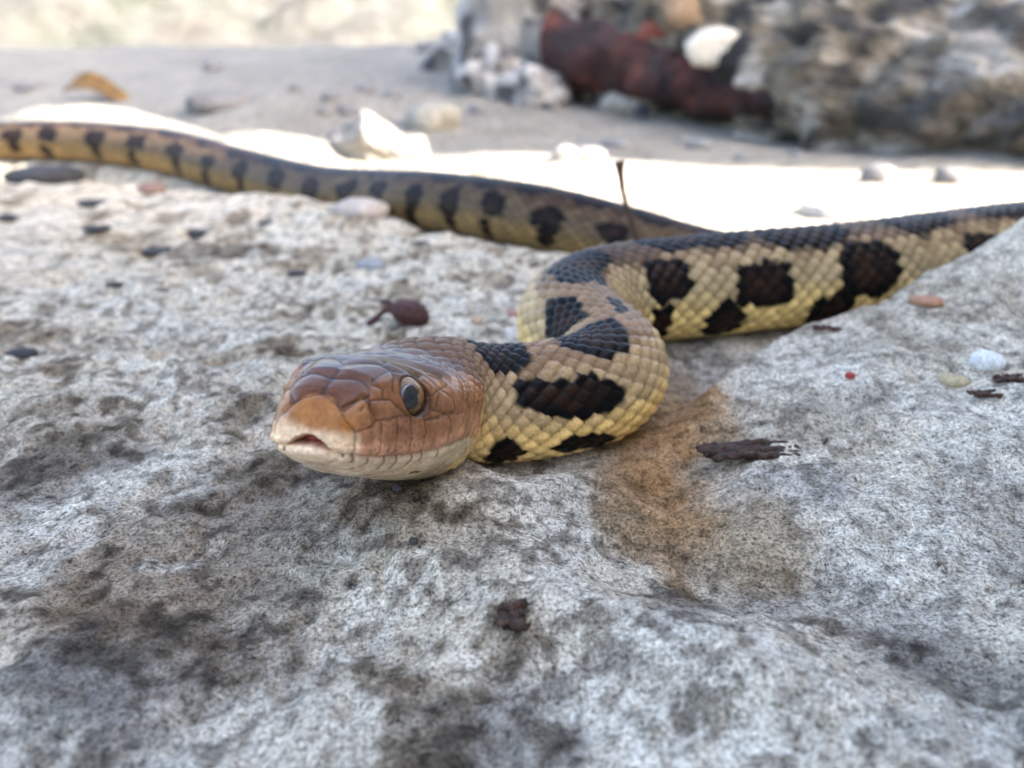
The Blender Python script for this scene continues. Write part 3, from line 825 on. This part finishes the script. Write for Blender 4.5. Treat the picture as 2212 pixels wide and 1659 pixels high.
def pebbly_boulder():
    root = bpy.data.objects.new('boulder', None)
    root.location = (0.43, 0.955, 0.0)
    link(root, None, 'rugged boulder of cemented pebbles with a shaded rusty band along its foot', 'boulder')
    def cols(V):
        n1 = fbm3(V, 0.06, 4, 0); n2 = fbm3(V, 0.03, 4, 1); n3 = fbm3(V, 0.18, 3, 2)
        c = np.ones((len(V), 3)) * np.array([0.23, 0.19, 0.135])
        c = lerp(c, np.array([0.58, 0.53, 0.46]), sstep(0.0, 0.5, n1 + 0.5 * n2)[:, None])
        c = lerp(c, np.array([0.03, 0.028, 0.025]), sstep(0.05, 0.45, -n2 - 0.4 * n1)[:, None])
        c = lerp(c, np.array([0.34, 0.19, 0.08]), (sstep(0.2, 0.7, n3) * 0.7)[:, None])
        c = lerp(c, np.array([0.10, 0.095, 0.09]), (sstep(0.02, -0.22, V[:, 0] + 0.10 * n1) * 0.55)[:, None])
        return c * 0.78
    o = boulder_mesh('rock', rock_mat('pebbly_rock', (1, 1, 1), (1, 1, 1), 18, 0.02, True), (0.56, 0.22, 0.27), 7, 2.4, 0.0, 0.28, 5, oct=1, cols=None)
    # lower towards the end by the sunlit sand
    me = o.data; co = np.zeros(len(me.vertices) * 3, np.float32); me.vertices.foreach_get('co', co); co = co.reshape(-1, 3).astype(float)
    u = np.array([-0.61, 0.79, 0]); w = np.array([0.79, 0.61, 0])
    co[:, 2] *= 0.46 + 0.62 * np.clip(co[:, 0] / 0.56, -1, 1)
    nn = co / np.array([0.56, 0.22, 0.2])**2; nn /= np.linalg.norm(nn, axis=1)[:, None]
    rid = 1 - np.abs(fbm3(co, 0.11, 5, 2))
    co = co + nn * (0.030 * fbm3(co, 0.16, 5, 1) + 0.030 * (rid - 0.7) + 0.012 * fbm3(co, 0.035, 4, 3))[:, None]
    at_ = me.attributes.new('alb', 'FLOAT_COLOR', 'POINT'); c4 = np.ones((len(co), 4), np.float32); c4[:, :3] = cols(co)
    at_.data.foreach_set('color', c4.ravel())
    W = co[:, :1] * u + co[:, 1:2] * w + co[:, 2:] * np.array([0, 0, 1.0]) + np.array([0, 0, 0.02])
    me.vertices.foreach_set('co', W.astype(np.float32).ravel()); me.update()
    link(o, root)
    # shade of the rusty undercut, built as a dark ledge beneath the overhang
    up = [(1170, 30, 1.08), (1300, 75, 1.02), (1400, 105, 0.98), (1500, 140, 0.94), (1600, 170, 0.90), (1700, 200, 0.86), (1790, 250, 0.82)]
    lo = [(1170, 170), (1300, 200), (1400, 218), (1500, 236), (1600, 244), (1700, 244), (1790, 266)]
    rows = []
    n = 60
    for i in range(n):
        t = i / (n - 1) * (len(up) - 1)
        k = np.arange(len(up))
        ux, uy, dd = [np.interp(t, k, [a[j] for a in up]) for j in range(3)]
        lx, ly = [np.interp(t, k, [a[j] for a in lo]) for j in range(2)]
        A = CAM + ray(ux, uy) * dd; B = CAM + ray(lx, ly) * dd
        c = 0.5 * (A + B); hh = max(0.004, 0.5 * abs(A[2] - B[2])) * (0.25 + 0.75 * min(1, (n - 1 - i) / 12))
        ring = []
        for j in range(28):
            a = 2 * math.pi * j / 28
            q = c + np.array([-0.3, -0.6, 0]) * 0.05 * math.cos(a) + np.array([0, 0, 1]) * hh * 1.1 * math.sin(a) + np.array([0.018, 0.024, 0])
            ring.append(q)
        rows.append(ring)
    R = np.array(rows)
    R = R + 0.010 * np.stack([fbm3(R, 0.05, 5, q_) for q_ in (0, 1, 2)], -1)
    M = Mat('rusty_shade'); M.base(M.ramp(M.noise(25, 5), [(0.35, (0.008, 0.003, 0.003)), (0.55, (0.035, 0.008, 0.005)), (0.72, (0.11, 0.026, 0.012))])).rough(0.85); M.bump(M.noise(60, 4), 0.8, 0.01)  # rusty red darkened to carry the shade of the recess
    b = mesh_np('rusty_shade_band', R - np.array(root.location[:]), grid_quads(n, 28, True), M.m)
    b['label'] = 'shade of the rusty undercut built as a dark red band'
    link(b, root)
    # pebbles set in the face
    V, F = icos(3)
    for (px, py, d, rad, colr) in ((1550, 108, 0.88, 0.023, (0.66, 0.60, 0.50)), (1500, 20, 0.92, 0.028, (0.34, 0.22, 0.13)), (1425, 75, 0.955, 0.018, (0.20, 0.06, 0.04))):
        c = CAM + ray(px, py) * d
        W = V * (1 + 0.26 * fbm3(V + px, 0.9, 3, 0))[:, None] * rad * np.array([1.25, 0.8, 0.8])
        m = rock_mat('pebble_%d' % px, tuple(0.8 * a for a in colr), tuple(min(0.8, 1.15 * a) for a in colr), 60, 0.002)
        # set where that direction meets the rock face
        dirn = ray(px, py)
        p = mesh_np('pebble', W + (c - np.array(root.location[:])), None, m, None, None, F)
        bpy.context.view_layer.update()
        ok, hit, nrm, _ = o.ray_cast(Vector(CAM - np.array(root.location[:])), Vector(dirn))
        if ok:
            me = p.data; cc = np.array(hit[:]) + dirn * rad * 0.48
            me.vertices.foreach_set('co', (W + cc).astype(np.float32).ravel()); me.update()
            link(p, root)
    return root
pebbly_boulder()

# ------------------------------------------------------------------ small things lying about
def stone(name, px, py, wpx, hpx, colr, label, cat, group=None, seed=0, depth=None, amp=0.14, boxy=2.3, sink=0.35, rot=0.0, rough=0.85, sub=3, long=1.0):
    g = on_ground(px, py + 0.35 * hpx)
    k = np.linalg.norm(g - CAM) / FPX
    a = 0.5 * wpx * k; cz = 0.5 * hpx * k
    b = 0.5 * (depth if depth else 0.8 * wpx) * k
    m = rock_mat(name + '_stone_%d_%d' % (px, py), tuple(0.75 * c for c in colr), tuple(min(0.85, 1.2 * c) for c in colr), 0.8 / max(a, 0.0005), a * 0.12)
    o = boulder_mesh(name, m, (a, b, cz), sub, boxy, amp, 0.8, seed + px, oct=4)
    o.location = (g[0], g[1] + b * 0.3, g[2] + cz * (1 - 2 * sink))
    o.rotation_euler = (0, 0, rot)
    link(o, None, label, cat, group)
    return o

def tube(P, R, nseg=10):
    P = np.array(P, float); n = len(P)
    T = np.gradient(P, axis=0); T /= np.linalg.norm(T, axis=1)[:, None] + 1e-12
    ref = np.array([0.3, 0.2, 0.93]); A = np.cross(T, ref); A /= np.linalg.norm(A, axis=1)[:, None] + 1e-12; B = np.cross(T, A)
    a = np.linspace(0, 2 * math.pi, nseg, endpoint=False)
    V = P[:, None] + (A[:, None] * np.cos(a)[None, :, None] + B[:, None] * np.sin(a)[None, :, None]) * np.asarray(R)[:, None, None]
    V = np.vstack([V.reshape(-1, 3), P[0][None], P[-1][None]])
    q = grid_quads(n, nseg, True)
    j = np.arange(nseg); j2 = (j + 1) % nseg
    tris = np.concatenate([np.stack([j2, j, np.full(nseg, n * nseg)], 1), np.stack([(n - 1) * nseg + j, (n - 1) * nseg + j2, np.full(nseg, n * nseg + 1)], 1)])
    return V, q, tris

def join(parts):
    Vs, Qs, Ts, o = [], [], [], 0
    for V, Q, T in parts:
        Vs.append(V)
        if Q is not None: Qs.append(np.asarray(Q) + o)
        if T is not None: Ts.append(np.asarray(T) + o)
        o += len(V)
    return np.vstack(Vs), (np.vstack(Qs) if Qs else None), (np.vstack(Ts) if Ts else None)

def bark_mat(name, c0, c1, sc=900):
    M = Mat(name); M.base(M.ramp(M.noise(sc, 5, 0.65), [(0.35, c0), (0.7, c1)])).rough(0.75); M.bump(M.noise(sc * 1.6, 4), 0.8, 0.0004)
    return M.m
bark = bark_mat('dark_bark', (0.010, 0.006, 0.004), (0.085, 0.034, 0.014))
redbark = bark_mat('red_bark', (0.022, 0.007, 0.007), (0.11, 0.034, 0.028))

def splinter_pile(name, px, py, wpx, hpx, label, cat, mat, n=4, seed=1, prong=False):
    """a chip of rotten wood: several rough strands lying tight together"""
    g = on_ground(px, py); k = np.linalg.norm(g - CAM) / FPX
    w = wpx * k; h = hpx * k
    r = np.random.default_rng(seed); parts = []
    for i in range(n):
        f = (i + 0.5) / n - 0.5
        x0 = -w * r.uniform(0.36, 0.5); x1 = w * r.uniform(0.32, 0.5)
        t = np.linspace(0, 1, 26)
        P = np.stack([x0 + (x1 - x0) * t, f * h * 1.5 + 0.08 * h * np.sin(5 * t + i), h * 0.10 + 0.10 * h * np.sin(3 * t + 2 * i)], 1)
        P[:, 1:] += 0.035 * h * r.standard_normal((26, 2))
        R = h * 0.21 * (np.minimum(1, np.minimum(t, 1 - t) * 9 + 0.35)) * r.uniform(0.88, 1.06, 26)
        parts.append(tube(P, R, 9))
    if prong:
        for zz in (0.05, 0.30):
            P = np.array([[w * 0.42, 0, h * .15], [w * 0.55, h * zz, h * 0.2], [w * 0.60, h * (zz + 0.15), h * (0.25 + zz)]])
            parts.append(tube(np.vstack([P[0], 0.5 * (P[0] + P[1]), P[1], P[2]]), np.array([.09, .08, .07, .03]) * h, 7))
    V, Q, T = join(parts)
    V = V + 0.10 * h * np.stack([fbm3(V, h * 0.35, 3, q_) for q_ in (0, 1, 2)], 1)
    o = mesh_np(name, V, Q, mat, None, None, T)
    o.location = (g[0], g[1], g[2] + 0.02 * h)
    link(o, None, label, cat)
    return o

splinter_pile('wood_chip', 1632, 985, 250, 40, 'flat chip of rotten dark wood on the brown stain', 'wood chip', bark, 7, 3, True)
splinter_pile('bark_flake', 2190, 822, 90, 24, 'longer dark bark flake beside the white pebble', 'bark flake', bark, 3, 5)
splinter_pile('bark_flake', 2128, 857, 66, 20, 'short black bark flake beside the tan pebble', 'bark flake', bark, 3, 6)
splinter_pile('bark_flake', 1108, 1345, 70, 52, 'dark brown bark crumb lying alone on the bare slope', 'bark flake', bark, 4, 8)
splinter_pile('bark_flake', 1800, 716, 90, 18, 'thin dark red curl of bark on the raised block near the snake', 'bark flake', redbark, 2, 9)
splinter_pile('bark_flake', 960, 487, 90, 26, 'orange brown leaf scrap against the rear bend of the snake', 'leaf scrap', bark_mat('leaf_scrap', (0.05, 0.02, 0.008), (0.26, 0.11, 0.03)), 4, 10)

def berry():
    g = on_ground(880, 700); k = np.linalg.norm(g - CAM) / FPX
    root = bpy.data.objects.new('dried_berry', None); root.location = g
    link(root, None, 'wrinkled dark red dried berry with a short stalk', 'berry')
    V, F = icos(4)
    W = V * (1 + 0.13 * fbm3(V, 0.5, 3, 1))[:, None] * np.array([44, 30, 27]) * k
    a = -0.35
    W = np.stack([W[:, 0] * math.cos(a) - W[:, 2] * math.sin(a), W[:, 1], W[:, 0] * math.sin(a) + W[:, 2] * math.cos(a)], 1) + np.array([6, 0, 24]) * k
    link(mesh_np('fruit', W, None, redbark, None, None, F), root)
    t = np.linspace(0, 1, 14)
    P = np.stack([-20 - 66 * t, 4 * np.sin(4 * t), 34 - 30 * t + 6 * np.sin(5 * t)], 1) * k
    V, Q, T = join([tube(P, (15 - 8 * t + 3 * np.sin(9 * t)) * k * 0.7, 9),
                    tube(np.stack([-30 - 26 * t, 10 * t, 36 + 10 * np.sin(2.5 * t)], 1) * k, (9 - 6 * t) * k, 8)])
    link(mesh_np('stalk', V, Q, redbark, None, None, T), root)
berry()

def thorn():
    g = on_ground(1372, 505, lo=0.25)
    d = np.linalg.norm((g - CAM))
    g = CAM + ray(1372, 512) * 0.268
    gz = ground(g[0], g[1])[0]
    dist = 0.268
    pts = [(1376, 520), (1366, 488), (1354, 450), (1345, 410), (1340, 375), (1338, 348)]
    P = [CAM + ray(a, b) * dist for a, b in pts]
    P = [np.array([P[0][0], P[0][1], gz - 0.001])] + P
    R = np.array([6, 6, 6, 5.5, 5.5, 7, 11]) * dist / FPX
    V, Q, T = tube(P, R, 10)
    base = P[0]
    o = mesh_np('twig', V - base, Q, bark, None, None, T)
    o.location = base
    link(o, None, 'thin black twig standing upright between two bends of the snake', 'twig')
thorn()

def leaf():
    g = on_ground(215, 215); k = np.linalg.norm(g - CAM) / FPX
    u = np.linspace(-1, 1, 40); v = np.linspace(-1, 1, 22)
    U, W = np.meshgrid(u, v)
    half = np.sqrt(np.clip(1 - np.abs(U)**2.2, 0, 1)) * (0.8 - 0.25 * U)
    X = U * 62; Y = W * half * 34
    Z = 20 + 16 * (1 - U**2) + 0.010 * Y**2 - 14 * np.clip(U, 0, 1) + 4 * fbm2(U, W, 0.7, 3, 1)
    top = np.stack([X, Y, Z], -1) * k
    bot = top - np.array([0, 0, 2.5 * k])
    n = len(u) * len(v)
    q = grid_quads(len(v), len(u))
    rim = []
    idx = np.arange(n).reshape(len(v), len(u))
    loop = np.concatenate([idx[0, :-1], idx[:-1, -1], idx[-1, :0:-1], idx[:0:-1, 0]])
    l2 = np.roll(loop, -1)
    Q = np.vstack([q, q[:, ::-1] + n, np.stack([loop, loop + n, l2 + n, l2], 1)])
    M = Mat('dry_leaf'); M.base(M.ramp(M.noise(60, 4), [(0.35, (0.075, 0.034, 0.004)), (0.65, (0.17, 0.09, 0.010))])).rough(0.7); M.bump(M.noise(200, 3), 0.6, 0.002)
    o = mesh_np('leaf', np.vstack([top.reshape(-1, 3), bot.reshape(-1, 3)]), Q, M.m)
    o.location = (g[0], g[1], g[2] - 0.006); o.rotation_euler = (0.35, 0.12, -0.1)
    link(o, None, 'curled ochre yellow dry leaf on the white mound behind the snake', 'leaf')
leaf()

GP = 'heap of mottled grey rocks beside the pebbly boulder'
def mottled(V):
    sz = np.abs(V).max()
    n1 = fbm3(V, sz * 0.35, 5, 0); n2 = fbm3(V, sz * 0.12, 3, 1)
    c = np.ones((len(V), 3)) * np.array([0.33, 0.315, 0.30])
    c = lerp(c, np.array([0.07, 0.066, 0.07]), sstep(0.05, 0.5, n1 + 0.5 * n2)[:, None])
    return lerp(c, np.array([0.50, 0.48, 0.45]), (0.8 * sstep(0.1, 0.6, -n1 + 0.4 * n2))[:, None])
mot = rock_mat('mottled_rock', (1, 1, 1), (1, 1, 1), 40, 0.01, True)
for i, (px, py, w, h, lb) in enumerate(((1125, 40, 250, 330, 'largest mottled grey rock at the back of the heap by the pebbly boulder'), (1200, 120, 130, 190, 'steep mottled grey rock between the heap and the shaded rusty band'),
                                       (1060, 165, 120, 100, 'low mottled rock at the sandy end of the heap'), (1150, 190, 150, 90, 'broken mottled rock at the foot of the heap'), (985, 120, 130, 90, 'small outlying mottled rock on the sand slope beside the heap'))):
    g = on_ground(px, min(py + 0.42 * h, 232)); k = np.linalg.norm(g - CAM) / FPX
    o = boulder_mesh('rock', mot, (0.5 * w * k, 0.4 * w * k, 0.55 * h * k), 5, 2.2, 0.30, 0.7, 90 + i, oct=5, cols=mottled)
    o.location = (g[0], g[1] + 0.15 * w * k, g[2] + 0.25 * h * k)
    link(o, None, lb, 'rock', GP)
W_, G_, D_ = (0.62, 0.60, 0.55), (0.30, 0.285, 0.26), (0.06, 0.055, 0.055)
stone('pebble', 2135, 778, 60, 40, (0.74, 0.72, 0.68), 'bright white rounded pebble on the raised block', 'pebble', seed=2)
stone('pebble', 2060, 822, 60, 26, (0.46, 0.37, 0.22), 'flat tan pebble between white pebble and bark flakes', 'pebble', seed=3)
stone('pebble', 2004, 652, 60, 20, (0.42, 0.22, 0.13), 'flat orange brown pebble on the crest of the raised block', 'pebble', seed=4)
stone('pebble', 1836, 812, 20, 14, (0.38, 0.05, 0.05), 'tiny bright red grain on the pale block', 'pebble', seed=5)
stone('pebble', 859, 1053, 24, 20, D_, 'tiny black pebble just below the chin of the snake', 'pebble', seed=6)
stone('pebble', 893, 1173, 20, 18, D_, 'tiny black pebble on the slope below the chin pebble', 'pebble', seed=7)
stone('pebble', 800, 570, 66, 30, (0.27, 0.275, 0.285), 'smooth blue grey pebble behind the dried berry', 'pebble', seed=8)
stone('pebble', 775, 450, 130, 50, (0.42, 0.36, 0.31), 'pinkish buff stone at the slab rim by the rear bend', 'stone', seed=9)
stone('pebble', 1030, 690, 26, 24, (0.52, 0.36, 0.25), 'small peach pebble beside the left bend of the neck', 'pebble', seed=10)
stone('pebble', 1112, 722, 44, 36, (0.64, 0.58, 0.50), 'small cream pebble tucked against the bend behind the head', 'pebble', seed=11)
stone('pebble', 1108, 676, 24, 22, (0.42, 0.24, 0.20), 'small pink pebble touching the outer side of the bend', 'pebble', seed=12)
stone('pebble', 1222, 332, 60, 50, (0.34, 0.32, 0.29), 'white round stone in the sunlit hollow before the twig', 'stone', seed=13)
stone('pebble', 1272, 335, 70, 50, (0.24, 0.225, 0.21), 'grey lump standing in for the shadow beside the white round stone', 'stone', seed=14)  # lump put where only the white stone's shadow falls
stone('rock', 800, 300, 150, 140, (0.24, 0.225, 0.20), 'white pointed lump of rock behind the snake in the sun', 'rock', seed=15, amp=0.30, boxy=1.25, sink=0.22, sub=5)
stone('rock', 880, 318, 90, 60, (0.25, 0.235, 0.21), 'low white lump of rock at the foot of the pointed lump', 'rock', seed=16, amp=0.2, sub=4)
stone('rock', 935, 250, 120, 72, (0.28, 0.26, 0.22), 'brownish grey rock in the shade beside the ragged boulder', 'rock', seed=17, sub=4)
stone('rock', 470, 218, 130, 50, (0.16, 0.15, 0.145), 'dark grey flat stone in the shaded sand behind the leaf', 'rock', seed=18, sub=4)
DK = 'dark stones scattered in the shaded sand'
for i, (px, py, w, h) in enumerate(((715, 205, 40, 26), (750, 235, 40, 30), (700, 240, 30, 20), (790, 190, 40, 24), (845, 205, 36, 24), (730, 292, 36, 20), (790, 290, 40, 20), (60, 185, 50, 22), (930, 100, 60, 30), (1120, 160, 36, 40), (460, 140, 40, 24), (640, 190, 30, 20), (1030, 235, 36, 24))):
    stone('stone', px, py, w, h, (0.17, 0.165, 0.17), 'small dark grey stone half sunk in the shaded sand', 'stone', DK, seed=30 + i)
stone('stone', 1386, 235, 34, 44, (0.05, 0.05, 0.065), 'upright blackish stone at the foot of the shaded rusty band', 'stone', seed=50)
SP = 'grey stones in the shaded pool below the rusty band'
for i, (px, py, w, h) in enumerate(((1330, 310, 60, 26), (1510, 310, 60, 24), (1600, 340, 30, 18), (1470, 300, 24, 14), (1720, 335, 24, 14))):
    stone('stone', px, py, w, h, (0.16, 0.17, 0.18), 'grey stone lying in the bay below the shaded rusty band', 'stone', SP, seed=60 + i)
stone('stone', 1900, 375, 66, 50, (0.20, 0.185, 0.18), 'grey stone standing in the full sun before the pebbly boulder', 'stone', seed=70)
stone('stone', 2052, 382, 60, 46, (0.17, 0.16, 0.155), 'darker grey stone at the sunny foot of the pebbly boulder', 'stone', seed=71)
stone('stone', 1840, 452, 190, 50, (0.50, 0.47, 0.42), 'broad pale stone in the sun just behind the snake', 'stone', seed=72, sub=4)
stone('stone', 95, 378, 130, 40, (0.035, 0.034, 0.036), 'near-black flat lump under the rear part of the snake', 'stone', seed=73, sub=4)  # near-black flat piece set in the carved hollow
FL = 'black flecks standing in for the shade in the slab pits'
for i, (px, py, w, h) in enumerate(((420, 503, 44, 22), (190, 440, 56, 18), (205, 493, 40, 14), (330, 540, 54, 16), (245, 614, 26, 14), (45, 765, 40, 26), (10, 470, 34, 20), (575, 480, 26, 12), (905, 525, 30, 14), (640, 592, 30, 12))):  # near-black lumps laid where the pits are dark with shade
    stone('pit_shade_fleck', px, py, w * 1.3, h * 0.7, (0.035, 0.033, 0.035), 'black flake standing in for the shade of a pit', 'flake', FL, seed=80 + i, sink=0.42)
stone('stone', 325, 408, 56, 30, (0.22, 0.14, 0.11), 'reddish brown small stone on the pitted part of the slab', 'stone', seed=74)

# ------------------------------------------------------------------ snake
def snake_material():
    M = Mat('snake_skin')
    c = attr(M, 'alb').outputs['Color']
    c = M.mix(c, M.ramp(M.noise(1800, 4, 0.65), [(0.3, (0.72, 0.70, 0.68)), (0.7, (1.18, 1.18, 1.18))]), 1.0, 'MULTIPLY')
    M.base(c)
    M.l(attr(M, 'gloss').outputs['Fac'], M.b.inputs['Roughness'])
    sp_ = M.n('ShaderNodeMapRange'); M.l(attr(M, 'gloss').outputs['Fac'], sp_.inputs[0])
    for i_, v_ in ((1, 0.23), (2, 0.34), (3, 0.24), (4, 0.09)): sp_.inputs[i_].default_value = v_
    M.l(sp_.outputs[0], M.b.inputs['Specular IOR Level'])
    M.bump(M.noise(5000, 2, 0.5), 0.12, 0.0001)
    return M.m

def build_snake():
    S, TH, P, colr, gloss = skin()
    nr, nc = P.shape[:2]
    root = bpy.data.objects.new('snake', None)
    root.location = (float(PC[160, 0]), float(PC[160, 1]), float(PC[160, 2] - PR[160] * BELLY))
    link(root, None, 'tan snake with black blotches and brown head lying in bends on the rock', 'snake')
    V = P.reshape(-1, 3) - np.array(root.location[:])
    body = mesh_np('body', V, grid_quads(nr, nc, True), snake_material(), colr, gloss)
    link(body, root)
    # eyes: a brown globe with a round black pupil standing on it
    L_ = np.cross([0, 0, 1.0], HF); L_ /= np.linalg.norm(L_); U_ = np.cross(HF, L_)
    L_, U_ = L_ * math.cos(HROLL) + U_ * math.sin(HROLL), -L_ * math.sin(HROLL) + U_ * math.cos(HROLL)
    M = Mat('snake_iris'); M.base(M.ramp(M.noise(900, 3), [(0.35, (0.10, 0.045, 0.012)), (0.65, (0.28, 0.14, 0.04))])).rough(0.10); iris = M.m
    M = Mat('snake_pupil'); M.base((0.003, 0.003, 0.004)).rough(0.04); M.b.inputs['Specular IOR Level'].default_value = 1.0; pup = M.m
    Vs, Fs = icos(4)
    for sg in (1, -1):
        c = SNOUT - HF * EYE_S * 1e-3 + L_ * sg * (EYE_H - (1.55 if sg > 0 else 2.6)) * 1e-3 + U_ * EYE_V * 1e-3
        e = mesh_np('eye', Vs * 0.00280 + (c - np.array(root.location[:])), None, iris, None, None, Fs)
        link(e, root)
        ax = L_ * sg * 0.62 + HF * 0.80 + U_ * 0.20; ax /= np.linalg.norm(ax)
        t1 = np.cross(ax, U_); t1 /= np.linalg.norm(t1); t2 = np.cross(ax, t1)
        ring = []
        R0 = 0.00284; A = math.radians(38)
        rows = 10; cols = 40
        for i in range(rows + 1):
            al = A * i / rows
            for j in range(cols):
                be = 2 * math.pi * j / cols
                rr_ = R0 if i < rows else R0 - 0.00012
                ring.append(c + rr_ * (ax * math.cos(al) + (t1 * math.cos(be) * 0.92 + t2 * math.sin(be) * 1.05) * math.sin(al)))
        p = mesh_np('pupil', np.array(ring) - np.array(root.location[:]), grid_quads(rows + 1, cols, True), pup)
        link(p, e)
    return root
SNAKE = build_snake()
